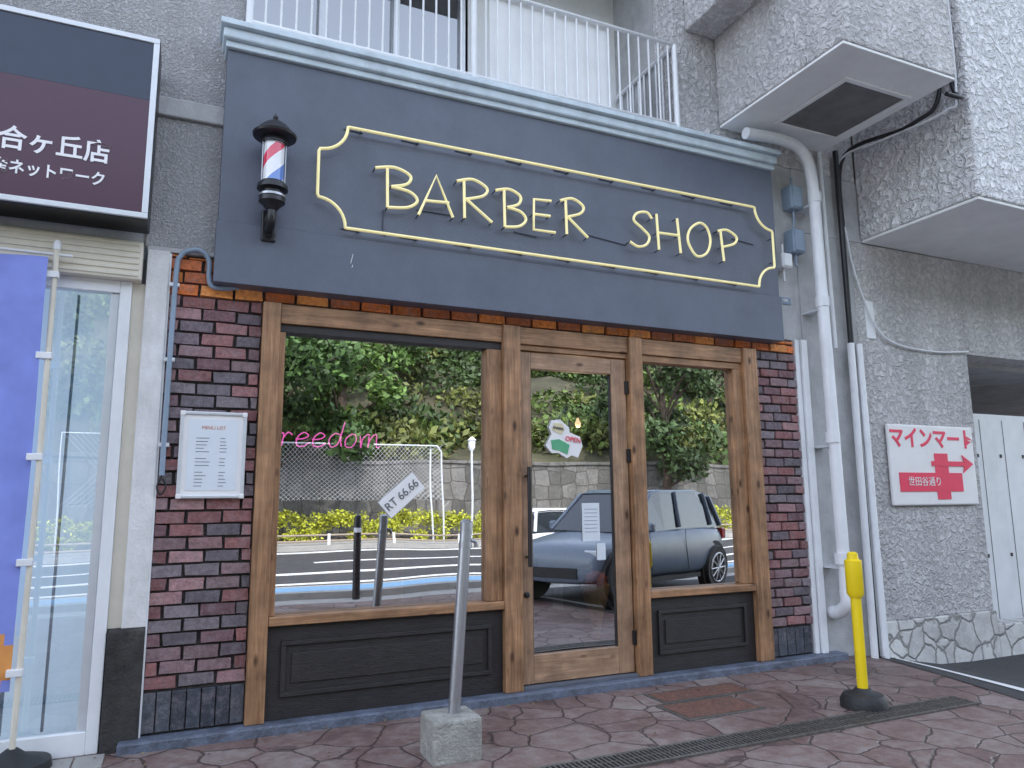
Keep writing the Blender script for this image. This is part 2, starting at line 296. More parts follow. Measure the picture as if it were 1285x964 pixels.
def leafmesh(name,centers,radii,per,size,base,parent=None,flat=.8):
    V=[];C=[]
    for (cx,cy,cz),R in zip(centers,radii):
        n=int(per*R*R)
        d=rng.normal(size=(n,3)); d/=np.linalg.norm(d,axis=1)[:,None]
        rr=R*(rng.random(n)**.33)*(.75+.35*rng.random(n))
        P=d*rr[:,None]*np.array([1,1,flat])+np.array([cx,cy,cz])
        a=rng.normal(size=(n,3)); a/=np.linalg.norm(a,axis=1)[:,None]
        b=np.cross(a,rng.normal(size=(n,3))); b/=np.linalg.norm(b,axis=1)[:,None]
        s=size*(.6+.8*rng.random(n))[:,None]
        q=np.stack([P-a*s,P-b*s*.55,P+a*s,P+b*s*.55],1)
        V.append(q.reshape(-1,3))
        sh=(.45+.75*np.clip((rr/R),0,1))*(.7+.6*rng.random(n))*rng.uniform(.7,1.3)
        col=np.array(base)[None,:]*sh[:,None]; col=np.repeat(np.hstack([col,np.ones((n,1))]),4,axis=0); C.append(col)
    V=np.vstack(V);C=np.vstack(C);n=len(V)//4
    me=bpy.data.meshes.new(name); me.vertices.add(len(V)); me.vertices.foreach_set('co',V.ravel()); me.loops.add(len(V)); me.loops.foreach_set('vertex_index',np.arange(len(V))); me.polygons.add(n); me.polygons.foreach_set('loop_start',np.arange(n)*4); me.update(calc_edges=True)
    at=me.color_attributes.new('Col','FLOAT_COLOR','POINT'); at.data.foreach_set('color',C.astype(np.float32).ravel())
    me.materials.append(M['leaf']); return link(bpy.data.objects.new(name,me),parent)
def tree(x,y,z,h,R,base,n=22,per=420):
    e=empty('tree'); cs=[];rs=[]
    strokes=[[(x,y,z),(x+.1,y,z+h*.3),(x-.05,y+.1,z+h*.6),(x,y,z+h*.85)]]
    for i in range(n):
        a=random.uniform(0,6.28); t=random.uniform(.25,1); rr=R*math.sqrt(random.random())*(1.1-.6*abs(t-.45))
        c=(x+rr*math.cos(a),y+rr*math.sin(a),z+h*t); cs.append(c); rs.append(random.uniform(.28,.5)*R*.8)
        if i%2==0: strokes.append([(x,y,z+h*max(.2,t-.25)),((x+c[0])/2,(y+c[1])/2,z+h*(t-.08)),c])
    t0=tube('trunk',[catm(strokes[0])],.16,'bark',e); tube('limbs',[catm(s,4) for s in strokes[1:]],.045,'bark',e)
    cu=t0.data; 
    for k,p in enumerate(cu.splines[0].points): p.radius=1.3-.9*k/len(cu.splines[0].points)
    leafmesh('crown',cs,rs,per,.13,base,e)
tree(2.3,-17.9,1,7.5,2.6,(.045,.09,.018)); tree(5.2,-21.5,3,7.5,2.4,(.085,.15,.03)); tree(.2,-17.5,1.5,8,2.4,(.03,.06,.014))
tree(8.5,-27,6,6,2.2,(.06,.11,.025)); tree(17,-18.2,.5,8,2.3,(.04,.07,.02)); tree(24,-24,4,7,3,(.06,.10,.03)); tree(-6,-22,3,8,3,(.05,.09,.02)); tree(13,-34,9,7,3,(.05,.08,.02))
cs=[];rs=[]
for i in range(380):
    x=random.uniform(-8,46); y=-20.8-32*random.random()**1.3; R=random.uniform(.8,1.8)*(1+(-y-20)/50); cs.append((x,y,hz(x,y)+R*.25)); rs.append(R)
cc=[(.085,.13,.022),(.12,.135,.03),(.045,.08,.018)]
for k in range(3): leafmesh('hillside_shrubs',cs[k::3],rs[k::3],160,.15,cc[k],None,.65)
cs=[];rs=[]
for i in range(420):
    cs.append((-10+i*.125,-18.6+random.uniform(-.12,.12),.14+random.choice([.2,.42,.64,.76]))); rs.append(.28)
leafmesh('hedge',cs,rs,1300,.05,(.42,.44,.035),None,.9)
g=empty('guard_rail')
tube('rails',[[(-30,-16.9,z),(60,-16.9,z)] for z in (.25,.42)],.03,'railpaint',g)
boxes('rail_posts',[(-30+i*2,-29.93+i*2,-16.95,-16.87,.1,.46) for i in range(45)],'white',g)
g=empty('mesh_fence')
xs0,xs1=-3,7.9
tube('fence_frame',[[(xs0,-18.0,.14),(xs0,-18.0,3.3),(xs1-.15,-18.0,3.3),(xs1,-18.0,3.1),(xs1,-18.0,.14)],[(xs1-.35,-18,.14),(xs1-.35,-18,3.2)]],.028,'alu',g)
st=[]
for i in range(0,75):
    a=xs0+i*.15
    for sgn in(1,-1):
        x0,z0=a,1.4 if sgn>0 else 3.3
        L=min(1.9,(xs1-a)); st.append([(x0,-18,z0),(x0+L,-18,z0+sgn*L)])
tube('fence_mesh',st,.005,'alu',g,res=0)
g=empty('black_bollard'); lathe('post',[(.06,0),(.06,1.15),(.045,1.2),(.0,1.22)],'black',g,(2.55,-6.3,0)); lathe('band',[(.062,.95),(.062,1.02)],'white',g,(2.55,-6.3,0))
g=empty('street_lamp'); tube('pole',[catm([(8.1,-15.9,.1),(8.1,-15.9,3.0)])],.035,'alu',g); lathe('lantern',[(.05,0),(.1,.1),(.1,.3),(.13,.32),(.03,.42)],'white',g,(8.1,-15.9,3.0))
# ------------------------------------------------------------ cars
def car(name,loc,rot,Lg,W,Hh,paint,wx=.31):
    e=empty(name,loc,(0,0,rot)); w=W/2; k=Hh
    st=[(-.5,.46,.80),(-.485,.60,.90),(-.44,.64,.96),(-.30,.66,1),(0,.655,1),(.18,.64,1),(.25,.62,.99),(.42,.565,.96),(.485,.52,.92),(.5,.42,.86)]
    v=[];f=[]
    for sx,zt,hw in st:
        zb=.17 if abs(sx)<.46 else .2
        ring=[(-.9,zb),(-1,zb+.1),(-1.0,(zb+zt)/2+.02),(-.97,zt-.06),(-.86,zt),(.86,zt),(.97,zt-.06),(1.0,(zb+zt)/2+.02),(1,zb+.1),(.9,zb)]
        for a,z in ring: v.append((sx*Lg,a*hw*w,z*k))
    n=10
    for j in range(len(st)-1):
        for i in range(n): f.append((j*n+i,(j+1)*n+i,(j+1)*n+(i+1)%n,j*n+(i+1)%n))
    f.append(tuple(range(n))); f.append(tuple(range((len(st)-1)*n,len(st)*n))[::-1])
    o=meshobj('body',v,f,M[paint],e,smooth=True); s=o.modifiers.new('s','SUBSURF'); s.levels=s.render_levels=2
    xr=-.46
    gh_=[(xr,.64,.86),(xr+.05,.93,.74),(-.28,.985,.76),(0,1.0,.77),(.07,.965,.75),(.255,.62,.88)]
    v=[];f=[]
    for sx,z,hw in gh_:
        v+=[(sx*Lg,-.88*w,.61*k),(sx*Lg,-hw*w,z*k),(sx*Lg,hw*w,z*k),(sx*Lg,.88*w,.61*k)]
    for j in range(len(gh_)-1):
        for i in range(3): f.append((j*4+i,(j+1)*4+i,(j+1)*4+i+1,j*4+i+1))
    meshobj('windows',v,f,M['carglass'],e)
    v=[];f=[]
    for sx,z,hw in gh_[1:5]: v+=[(sx*Lg,-(hw+.01)*w,z*k-.03),(sx*Lg,-(hw-.03)*w,z*k+.02),(sx*Lg,(hw-.03)*w,z*k+.02),(sx*Lg,(hw+.01)*w,z*k-.03)]
    for j in range(3):
        for i in range(3): f.append((j*4+i,(j+1)*4+i,(j+1)*4+i+1,j*4+i+1))
    f+=[(0,1,2,3),(12,13,14,15)]
    meshobj('roof',v,f,M[paint],e,smooth=True)
    ps=[]
    for sgn in(-1,1):
        ps+=[[(xr*Lg,sgn*.89*w,.63*k),((xr+.05)*Lg,sgn*.76*w,.93*k)],[(-.12*Lg,sgn*.89*w,.64*k),(-.12*Lg,sgn*.775*w,.985*k)],[(.25*Lg,sgn*.89*w,.62*k),(.07*Lg,sgn*.76*w,.965*k)],[(-.37*Lg,sgn*.89*w,.64*k),(-.35*Lg,sgn*.775*w,.96*k)]]
    tube('pillars',ps,.035,paint,e,res=1)
    R=.225*k
    for sx in(-wx,wx):
        for sgn in(-1,1):
            lathe('wheel_arch',[(R*1.17,-.1),(R*1.17,.02)],'rubber',e,(sx*Lg,sgn*(w-.045),R*1.02),28,(math.pi/2,0,0))
            lathe('tire',[(R*.6,-.1),(R*.95,-.11),(R,-.07),(R,.07),(R*.95,.11),(R*.6,.1)],'rubber',e,(sx*Lg,sgn*(w-.07),R),28,(math.pi/2,0,0))
            lathe('hub',[(.05,-.125),(.05,.125)],'rim',e,(sx*Lg,sgn*(w-.07),R),12,(math.pi/2,0,0))
            sp=[]
            for q in range(10):
                a=q*math.pi/5; cx,cy,cz=sx*Lg,sgn*(w+.045),R
                sp.append([(cx,cy,cz),(cx+R*.64*math.cos(a),cy-.01*sgn,cz+R*.64*math.sin(a))])
            sp.append([(sx*Lg+R*.66*math.cos(q*.3),sgn*(w+.035),R+R*.66*math.sin(q*.3)) for q in range(22)])
            tube('spokes',sp,.018,'rim',e,res=1)
    for sgn in(-1,1):
        box('tail_lamp',-.497*Lg,-.46*Lg,min(sgn*.6*w,sgn*.93*w),max(sgn*.6*w,sgn*.93*w),.50*k,.60*k,'lampred',e,.02)
        box('head_lamp',.455*Lg,.485*Lg,min(sgn*.6*w,sgn*.93*w),max(sgn*.6*w,sgn*.93*w),.41*k,.49*k,'lampw',e,.02)
        box('mirror',.17*Lg,.20*Lg,min(sgn*w*1.0,sgn*w*1.14),max(sgn*w*1.0,sgn*w*1.14),.62*k,.70*k,paint,e,.03)
    boxes('trim',[(-.22*Lg,.22*Lg,-w-.004,w+.004,.17*k,.215*k),(.48*Lg,.502*Lg,-.5*w,.5*w,.25*k,.34*k)],'rubber',e)
    tube('door_seams',[[(sx*Lg,sgn*(w+.001),.25*k),(sx*Lg,sgn*(w+.001),.62*k)] for sx in (-.12,.17) for sgn in (-1,1)],.005,'black',e,res=0)
    box('rear_plate',-.506*Lg,-.49*Lg,-.2,.2,.40*k,.48*k,'signwhite',e,.005)
car('white_hatchback_car',(7.95,-9.0,0),0,3.8,1.65,1.24,'carwhite')
car('blue_grey_hatchback_car',(6.42,-4.75,0),math.radians(-24)+math.pi,3.7,1.70,1.58,'carblue',.37)
# ------------------------------------------------------------ shop building
SB=empty('barber_shop_building')
box('wall_above',-.14,5.05,.03,.25,2.95,4.75,'stuccoF',SB,0)
box('brick_backing_left',-.14,.46,.012,.2,.02,3.12,'mortar',SB,0)
box('brick_backing_right',4.79,5.31,.012,.2,.02,2.95,'mortar',SB,0)
box('brick_backing_top',.46,4.79,.012,.2,2.81,2.95,'mortar',SB,0)
pal=[(.25,.11,.11),(.30,.14,.14),(.21,.11,.125),(.17,.13,.15),(.33,.185,.185),(.24,.15,.16),(.13,.11,.125),(.27,.18,.185),(.20,.165,.18),(.28,.12,.115)]
palo=[(.80,.25,.06),(.85,.32,.09),(.68,.18,.045),(.55,.16,.06)]  # orange bricks, colour raised to carry the bright light under the sign
def bricks(name,x0,x1,z0,z1,pitch=.083,bl=.215,pl=pal,off=0):
    L=[];C=[];r=0;z=z0
    while z<z1-.02:
        x=x0-((r+off)%2)*bl/2 - random.uniform(0,.03)
        while x<x1:
            a=max(x,x0)+.006; b=min(x+bl,x1)-.006
            if b-a>.03:
                j=random.uniform(-.008,.006); t=random.uniform(-.003,.003)
                L.append((a+random.uniform(0,.006),b-random.uniform(0,.006),-.022+j,.013,z+.007+t,min(z+pitch,z1)-.007+t))
                c=random.choice(palo if z>2.78 and pl is pal else pl); s=random.uniform(.75,1.25); C.append([q*s for q in c])
            x+=bl
        z+=pitch; r+=1
    return boxes(name,L,'brick',SB,.007,C,.004)
bricks('bricks_left',-.14,.454,.32,3.08); bricks('bricks_right',4.79,5.31,.32,2.93)
bricks('bricks_lintel',.46,4.79,2.815,2.93,.10,.23,palo)
slate=[(.06,.066,.085),(.045,.05,.065),(.08,.088,.105)]
boxes('base_tiles',[(-.14+i*.085,-.14+i*.085+.078,-.02,.02,.075,.305) for i in range(7)]+[(4.79+i*.1,4.79+i*.1+.092,-.02,.02,.075,.305) for i in range(5)],'brick',SB,.004,[random.choice(slate) for _ in range(12)])
box('doorstep_kerb',-.25,5.6,-.13,.03,-.02,.06,'kerb',SB,.012)
box('door_threshold',2.395,3.395,-.06,.05,.06,.085,'wire',SB,.003)
for n,x0,x1 in (('post_left',.454,.572),('post_centre',2.243,2.388),('post_door_right',3.40,3.527),('post_right',4.63,4.785)):
    box(n,x0,x1,-.075,.06,.062,2.808,'woodZ',SB,.006)
box('head_beam_1',.574,2.241,-.05,.05,2.67,2.806,'woodX',SB,.005); box('head_beam_2',2.39,3.398,-.05,.05,2.67,2.806,'woodX',SB,.005); box('head_beam_3',3.529,4.628,-.05,.05,2.67,2.806,'woodX',SB,.005)
def window(p,x0,x1,a,b):
    box(p+'_top_bead',x0,x1,-.03,.045,2.612,2.668,'dark' if p=='left_window' else 'woodX',SB,.003)
    box(p+'_jamb_left',x0,a,-.035,.045,.712,2.61,'woodZ',SB,.003); box(p+'_jamb_right',b,x1,-.035,.045,.712,2.61,'woodZ',SB,.003)
    box(p+'_sill',x0,x1,-.07,.05,.652,.71,'woodX',SB,.006)
    o=meshobj(p+'_glass',[(a,.03,.712),(b,.03,.712),(b,.03,2.61),(a,.03,2.61)],[(0,1,2,3)],M['glass'],SB)
    box(p+'_panel_back',x0,x1,-.02,.05,.062,.65,'dark',SB,0)
    t=.03; X0,X1,Z0,Z1=x0+.09,x1-.09,.20,.55
    boxes(p+'_panel_moulding',[(X0,X1,-.04,-.02,Z1-t,Z1),(X0,X1,-.04,-.02,Z0,Z0+t),(X0,X0+t,-.04,-.02,Z0+t,Z1-t),(X1-t,X1,-.04,-.02,Z0+t,Z1-t),(X0+.07,X1-.07,-.03,-.02,Z0+.08,Z1-.08)],'dark',SB,.004)
window('left_window',.574,2.241,.612,2.118); window('right_window',3.529,4.628,3.556,4.535)
D=empty('shop_door'); D.parent=SB
x0,x1=2.403,3.386
box('stile_left',x0,2.498,-.02,.035,.092,2.612,'doorZ',D,.004); box('stile_right',3.245,x1,-.02,.035,.092,2.612,'doorZ',D,.004)
box('rail_top',2.499,3.244,-.019,.034,2.482,2.611,'doorX',D,.004); box('rail_bottom',2.499,3.244,-.019,.034,.093,.295,'doorX',D,.004)
box('transom',2.39,3.398,-.03,.05,2.625,2.668,'woodX',SB,.003)
box('glass_bead',2.499,2.507,-.005,.03,.296,2.481,'dark',D,0); box('glass_bead_r',3.236,3.244,-.005,.03,.296,2.481,'dark',D,0)
meshobj('door_glass',[(2.5,.01,.296),(3.243,.01,.296),(3.243,.01,2.481),(2.5,.01,2.481)],[(0,1,2,3)],M['glass'],D)
tube('pull_handle',[[(2.445,-.085,.95),(2.445,-.085,1.70)]],.016,'black',D); tube('handle_studs',[[(2.445,-.085,z),(2.445,-.02,z)] for z in(1.02,1.63)],.01,'black',D)
lathe('lock',[(.022,0),(.022,.02),(.012,.03)],'black',D,(2.44,-.02,.74),20,(math.pi/2,0,0))
boxes('hinges',[(3.37,3.41,-.045,-.018,z,z+.11) for z in (.30,1.75,2.32)],'black',D,.004)
box('floor',-.1,5.25,.1,4.5,-.05,.05,'intfloor',SB,0); box('room_back',-.1,5.25,4.5,4.6,.05,2.95,'interior',SB,0); box('room_left',-.14,-.1,.2,4.6,.05,2.95,'interior',SB,0); box('room_right',5.25,5.3,.2,4.6,.05,2.95,'interior',SB,0); box('room_ceiling',-.14,5.3,.25,4.6,2.95,3.0,'interior',SB,0)
boxes('counter',[(.9,2.4,3.2,3.9,.05,1.0),(.85,2.45,3.15,3.95,1.0,1.05)],'woodX',SB,.01)
boxes('mirror_frames',[(2.9+i*.8,3.5+i*.8,4.44,4.5,1.0,2.1) for i in range(3)],'alu',SB,.01)
for cx in (3.1,4.1):
    ch=empty('barber_chair')
    boxes('cushions',[(cx-.28,cx+.28,2.4,2.95,.5,.64),(cx-.27,cx+.27,2.9,3.05,.6,1.25),(cx-.36,cx-.29,2.45,2.95,.62,.78),(cx+.29,cx+.36,2.45,2.95,.62,.78),(cx-.14,cx+.14,2.94,3.04,1.27,1.45)],'rubber',ch,.04)
    lathe('pedestal',[(.3,.05),(.3,.08),(.06,.12),(.06,.5)],'steel',ch,(cx,2.65,0))
pl_=empty('pendant_lamp')
x,y,z=3.35,.75,2.15
tube('cord',[[(x,y,z),(x,y,2.95)]],.006,'black',pl_); lathe('bulb',[(.01,-.04),(.025,-.025),(.028,0),(.015,.03),(.01,.05)],'bulb',pl_,(x,y,z),16)
pt=bpy.data.lights.new('pendant_glow','POINT'); pt.energy=14; pt.color=(1,.75,.45); pt.shadow_soft_size=.04
po=bpy.data.objects.new('pendant_glow',pt); link(po,pl_); po.location=(3.35,.75,2.07)
FN=empty('freedom_neon_sign')
gl={'f':[[(.75,.95),(.55,1.1),(.4,.9),(.35,.3),(.3,-.25),(.1,-.3)],[(.05,.5),(.7,.52)]],
'r':[[(0,.5),(.2,.48),(.2,0)],[(.2,.3),(.5,.55),(.85,.45)]],
'e':[[(.05,.28),(.6,.32),(.85,.45),(.5,.56),(.15,.35),(.2,.05),(.6,0),(1,.15)]],
'd':[[(.8,.5),(.4,.55),(.1,.3),(.3,0),(.7,.1),(.85,.5),(.95,1.05),(.85,.4),(1,.02)]],
'o':[[(.5,.55),(.15,.35),(.2,.05),(.6,0),(.85,.25),(.75,.5),(.5,.55)]],
'm':[[(0,.5),(.12,0),(.15,.35),(.4,.55),(.45,0),(.5,.35),(.75,.55),(.85,.05),(1,.05)]]}
x=.56; st=[]
for chh in 'freedom':
    w={'m':.17,'f':.10,'r':.10}.get(chh,.115)
    for s in gl[chh]: st.append(catm([(x+px*w+pz*.03,.6,1.87+pz*.19) for px,pz in s],6))
    x+=w*1.08
tube('tubes',st,.0048,'pink',FN); tube('hangers',[[(.75,.6,1.95),(.75,.6,2.9)],[(1.25,.6,1.95),(1.25,.6,2.9)]],.002,'wire',FN)
LP=empty('licence_plate',(1.47,.015,1.49),(0,math.radians(-41),0))
box('plate',-.165,.165,-.004,.002,-.075,.075,'signwhite',LP,.004); text('plate_text','RT 66.66',.085,'ink',(0,-.006,0),LP,xs=.95)
OS=empty('open_sign',(2.80,-.006,1.93),(0,math.radians(8),0))
def poly(name,pts,y,m,p): return meshobj(name,[(a,y,b) for a,b in pts]+[(a,y+.006,b) for a,b in pts],[tuple(range(len(pts))),tuple(range(len(pts),2*len(pts)))[::-1]]+[(i,i+len(pts),(i+1)%len(pts)+len(pts),(i+1)%len(pts)) for i in range(len(pts))],M[m],p)
poly('board',[(-.12,.02),(-.15,.07),(-.13,.13),(-.06,.15),(-.01,.12),(.03,.10),(.04,.06),(.14,.04),(.17,-.03),(.14,-.13),(.08,-.12),(.04,-.15),(-.04,-.12),(-.1,-.13),(-.16,-.08)],0,'signwhite',OS)
poly('green_band',[(-.12,-.03),(-.05,-.01),(.05,-.04),(.04,-.12),(-.04,-.10),(-.10,-.10)],-.004,'greenp',OS)
poly('cream_patch',[(-.12,.05),(-.11,.11),(-.04,.12),(-.01,.08),(-.03,.03)],-.004,'creamp',OS)
text('barber_text','BARBER',.028,'ink',(-.07,-.008,.075),OS); text('open_text','OPEN',.055,'red',(.075,-.006,.005),OS); tube('string',[[(-.07,0,.14),(-.02,0,.26)],[(.03,0,.10),(-.02,0,.26)]],.002,'wire',OS)
PP=empty('paper_notice'); box('sheet_1',2.95,3.11,.001,.003,1.12,1.42,'paper',PP,0); box('sheet_2',3.08,3.16,.003,.005,.97,1.10,'paper',PP,0)
boxes('print',[(2.97,3.09,-.0005,.0008,1.37-i*.03,1.373-i*.03) for i in range(7)],'wire',PP)
FL=empty('bouquet')
lathe('wrap',[(.02,0),(.05,.15),(.11,.35),(.12,.42)],'wrap',FL,(3.15,.16,.34),16)
leafmesh('flowers',[(3.15,.15,.80),(3.10,.14,.74),(3.19,.16,.72)],[.09,.07,.07],60000,.018,(.8,.25,.10),FL)
box('stand',2.98,3.3,.06,.32,.05,.34,'woodX',FL,.01)
# ------------------------------------------------------------ sign
SG=empty('barber_shop_sign')
box('board_upper',.135,5.035,-.15,.028,3.31,4.56,'sign',SG,.004); box('board_lower',.125,5.045,-.165,.028,2.885,3.307,'sign',SG,.004)
box('cornice_1',.12,5.05,-.18,.028,4.562,4.61,'cornice',SG,.008); box('cornice_2',.10,5.06,-.215,.028,4.612,4.69,'cornice',SG,.015); box('cornice_3',.08,5.08,-.25,.028,4.692,4.735,'cornice',SG,.006)
y=-.215
x0,x1,z0,z1,c=.765,4.935,3.36,4.12,.20
q=[(x0,y,z1-c-.02),(x0+.01,y,z1-c)]+[(x0+c*math.sin(t),y,z1-c*math.cos(t)) for t in np.linspace(.15,math.pi/2,10)]+[(x0+c+.012,y,z1+.002)]
mid=(x0+x1)/2; mz=(z0+z1)/2
tl=q; tr=[(2*mid-a,b,cc_) for a,b,cc_ in q][::-1]; br=[(2*mid-a,b,2*mz-cc_) for a,b,cc_ in q]; bl=[(a,b,2*mz-cc_) for a,b,cc_ in q][::-1]
tube('neon_border',[tl+tr+br+bl],.0115,'neon',SG,True)
G={'B':[('L',[(.28,.96),(.30,.0)]),('C',[(0,.93),(.45,1.02),(.82,.88),(.75,.66),(.38,.53)]),('C',[(.38,.53),(.82,.47),(1,.28),(.78,.08),(.30,0)])],
'A':[('L',[(0,0),(.5,1),(1,.06)]),('L',[(.2,.36),(.88,.40)])],
'R':[('L',[(.2,.92),(.22,0)]),('C',[(0,.9),(.45,1.01),(.85,.85),(.75,.64),(.25,.48)]),('L',[(.27,.48),(1,.0)])],
'E':[('L',[(.85,1.0),(.15,.96),(.12,.02),(1,.03)]),('L',[(.12,.5),(.8,.52)])],
'S':[('C',[(1,.85),(.78,1),(.35,.93),(.2,.72),(.55,.53),(.85,.33),(.72,.1),(.35,0),(0,.1)])],
'H':[('L',[(0,1),(.05,0)]),('L',[(.9,.98),(1,0)]),('L',[(.03,.48),(.95,.5)])],
'O':[('O',[(.55,1),(.12,.75),(.02,.38),(.35,0),(.8,.12),(1,.5),(.88,.88)])],
'P':[('L',[(.14,.98),(.25,0)]),('C',[(0,.95),(.5,1.03),(1,.85),(.85,.62),(.2,.45)])]}
LB=[('B',1.17,1.49,3.56,3.87),('A',1.50,1.77,3.54,3.87),('R',1.80,2.09,3.57,3.89),('B',2.12,2.38,3.55,3.86),('E',2.42,2.64,3.56,3.83),('R',2.69,2.94,3.57,3.88),('S',3.35,3.58,3.56,3.88),('H',3.63,3.87,3.56,3.88),('O',3.95,4.2,3.56,3.87),('P',4.29,4.5,3.55,3.84)]
st=[];sup=[]
for L_,a,b,zc,zd in LB:
    for ty,pts in G[L_]:
        w=[(a+px*(b-a),y,zc+pz*(zd-zc)) for px,pz in pts]
        st.append(w if ty=='L' else catm(w,7) if ty=='C' else catm(w,7,True)+[w[0]])
        sup+=[w[0],w[-1]]
tube('neon_letters',st,.0115,'neon',SG)
fx=[(x0+.3+i*.43,z) for i in range(9) for z in (z0,z1)]
sup+=[(a,y,z) for a,z in fx]+[(x0,y,3.62),(x0,y,3.85),(x1,y,3.62),(x1,y,3.85)]
tube('standoffs',[[(a,b,c_),(a,-.14,c_)] for a,b,c_ in sup],.005,'wiring',SG)
tube('wiring',[catm([(1.25,-.158,3.56),(1.25,-.158,3.40),(1.27,-.158,3.36)]),[(2.94,-.158,3.62),(3.35,-.158,3.58)],[(4.5,-.158,3.80),(4.75,-.158,3.78)],[(1.5,-.158,3.60),(1.8,-.158,3.60)],[(2.3,-.158,3.545),(2.5,-.158,3.53)]]+[[(a-.12,-.156,z+.012),(a+.02,-.156,z+.008)] for a,z in fx],.004,'wiring',SG)
tube('paint_chips',[[(1.02,-.1655,3.12),(1.035,-.1655,3.19)],[(1.03,-.1655,3.09),(1.035,-.1655,3.11)]],.002,'signwhite',SG)
def spiral(name):
    m,nt,b=newmat(name); L=nt.links.new
    tc=nd(nt,'ShaderNodeTexCoord'); sp=nd(nt,'ShaderNodeSeparateXYZ'); L(tc.outputs['Object'],sp.inputs[0])
    at=nd(nt,'ShaderNodeMath'); at.operation='ARCTAN2'; L(sp.outputs[1],at.inputs[0]); L(sp.outputs[0],at.inputs[1])
    d=nd(nt,'ShaderNodeMath'); d.operation='DIVIDE'; L(at.outputs[0],d.inputs[0]); d.inputs[1].default_value=2*math.pi
    ma=nd(nt,'ShaderNodeMath'); ma.operation='MULTIPLY_ADD'; L(sp.outputs[2],ma.inputs[0]); ma.inputs[1].default_value=-2.3; L(d.outputs[0],ma.inputs[2])
    fr=nd(nt,'ShaderNodeMath'); fr.operation='FRACT'; L(ma.outputs[0],fr.inputs[0])
    r=nd(nt,'ShaderNodeValToRGB'); r.color_ramp.interpolation='CONSTANT'; el=r.color_ramp.elements; el[0].position=0; el[0].color=(.85,.85,.87,1); el[1].position=.12; el[1].color=(.75,.03,.09,1)
    for p,c in ((.32,(.85,.85,.87,1)),(.6,(.10,.22,.60,1)),(.85,(.85,.85,.87,1))): e=el.new(p); e.color=c
    L(fr.outputs[0],r.inputs[0]); L(r.outputs[0],b.inputs['Base Color']); b.inputs['Roughness'].default_value=.25
    b.inputs['Coat Weight'].default_value=1
    return m
M['spiral']=spiral('barber_spiral')
BP=empty('barber_pole'); P=(.455,-.32,0)
lathe('glass_cylinder',[(.068,0),(.068,.30)],'spiral',BP,(P[0],P[1],3.55),32)
lathe('top_cap',[(.085,3.835),(.085,3.855),(.075,3.87),(.14,3.885),(.145,3.90),(.12,3.925),(.10,3.95),(.06,3.985),(.03,4.0),(.012,4.01),(.018,4.03),(.003,4.06)],'black',BP,P,32)
lathe('bottom_cap',[(.03,3.36),(.06,3.40),(.085,3.42),(.085,3.45),(.065,3.47),(.065,3.50),(.10,3.51),(.10,3.535),(.08,3.56)],'black',BP,P,32)
lathe('chrome_ring',[(.087,3.455),(.087,3.47)],'steel',BP,P,32); lathe('chrome_ring_top',[(.074,3.828),(.074,3.838)],'steel',BP,P,32)
tube('ribs',[[(P[0]+.076*math.cos(a),P[1]+.076*math.sin(a),3.55),(P[0]+.076*math.cos(a),P[1]+.076*math.sin(a),3.84)] for a in (-2.9,-.2)],.004,'steel',BP)
tube('bracket',[catm([(P[0],P[1],3.40),(P[0],P[1],3.30),(P[0],-.25,3.27),(P[0],-.16,3.30)])],.03,'black',BP); box('bracket_plate',P[0]-.05,P[0]+.05,-.185,-.15,3.20,3.42,'black',BP,.01)
tube('scrolls',[catm([(P[0],-.30,3.38),(P[0]-.03,-.25,3.30),(P[0],-.2,3.24),(P[0]+.03,-.25,3.22)])],.012,'black',BP)
# ------------------------------------------------------------ apartment building
AB=empty('apartment_building')
box('upper_left_wall',-14,.25,0,1.0,4.19,7,'stuccoF',AB,.01)
box('column_left',-.30,.25,.0,.30,3.12,4.05,'stuccoF',AB,.01)
box('ledge_band',-14,.25,-.03,.3,4.05,4.187,'concrete',AB,.01)
box('lintel_left',-14,-.30,.02,.3,3.12,4.05,'concrete',AB,0)
box('white_pillar',-.275,-.142,-.045,.2,.70,3.09,'whitetile',AB,.006)
box('pillar_cap',-.28,.14,-.03,.2,3.09,3.12,'concrete',AB,.004)
box('pillar_base',-.345,-.142,-.055,.2,-.02,.698,'blackbase',AB,.015)
box('pillar_strip',-.142,-.132,-.035,.02,.06,3.08,'white',AB,0)
box('terrace_floor',.25,4.05,.0,1.0,4.70,4.80,'concrete',AB,0)
box('terrace_wall_white',2.32,4.6,1.0,1.2,4.8,7,'soffit',AB,0)
box('terrace_wall_low',.25,2.32,1.02,1.2,4.8,5.3,'concrete',AB,0)
o=meshobj('terrace_window',[(.25,1.08,5.3),(2.32,1.08,5.3),(2.32,1.08,7),(.25,1.08,7)],[(0,1,2,3)],M['glassL'],AB)
box('terrace_curtain',.3,2.3,1.16,1.2,5.3,7,'interior',AB,0)
boxes('terrace_window_frame',[(.25+i*.69-.03,.25+i*.69+.03,1.0,1.1,5.3,7) for i in range(4)]+[(.25,2.32,1.005,1.1,5.27,5.33)],'alu',AB,.004)
box('wall_right_upper',4.05,6.34,-.0,.3,4.735,7,'stucco',AB,.01)
box('terrace_side',4.05,4.1,.3,1.0,4.8,7,'concrete',AB,0)
box('balcony_small',4.55,5.88,-1.48,-.003,5.0,7.2,'stucco',AB,.015)
box('balcony_small_upper_step',4.2,4.549,-1.0,-.003,5.9,7.2,'stucco',AB,.015)
box('balcony_soffit',4.56,5.87,-1.47,-.01,4.975,4.999,'soffit',AB,.004)
box('soffit_vent',5.0,5.72,-1.10,-.34,4.966,4.974,'ventdark',AB,0)
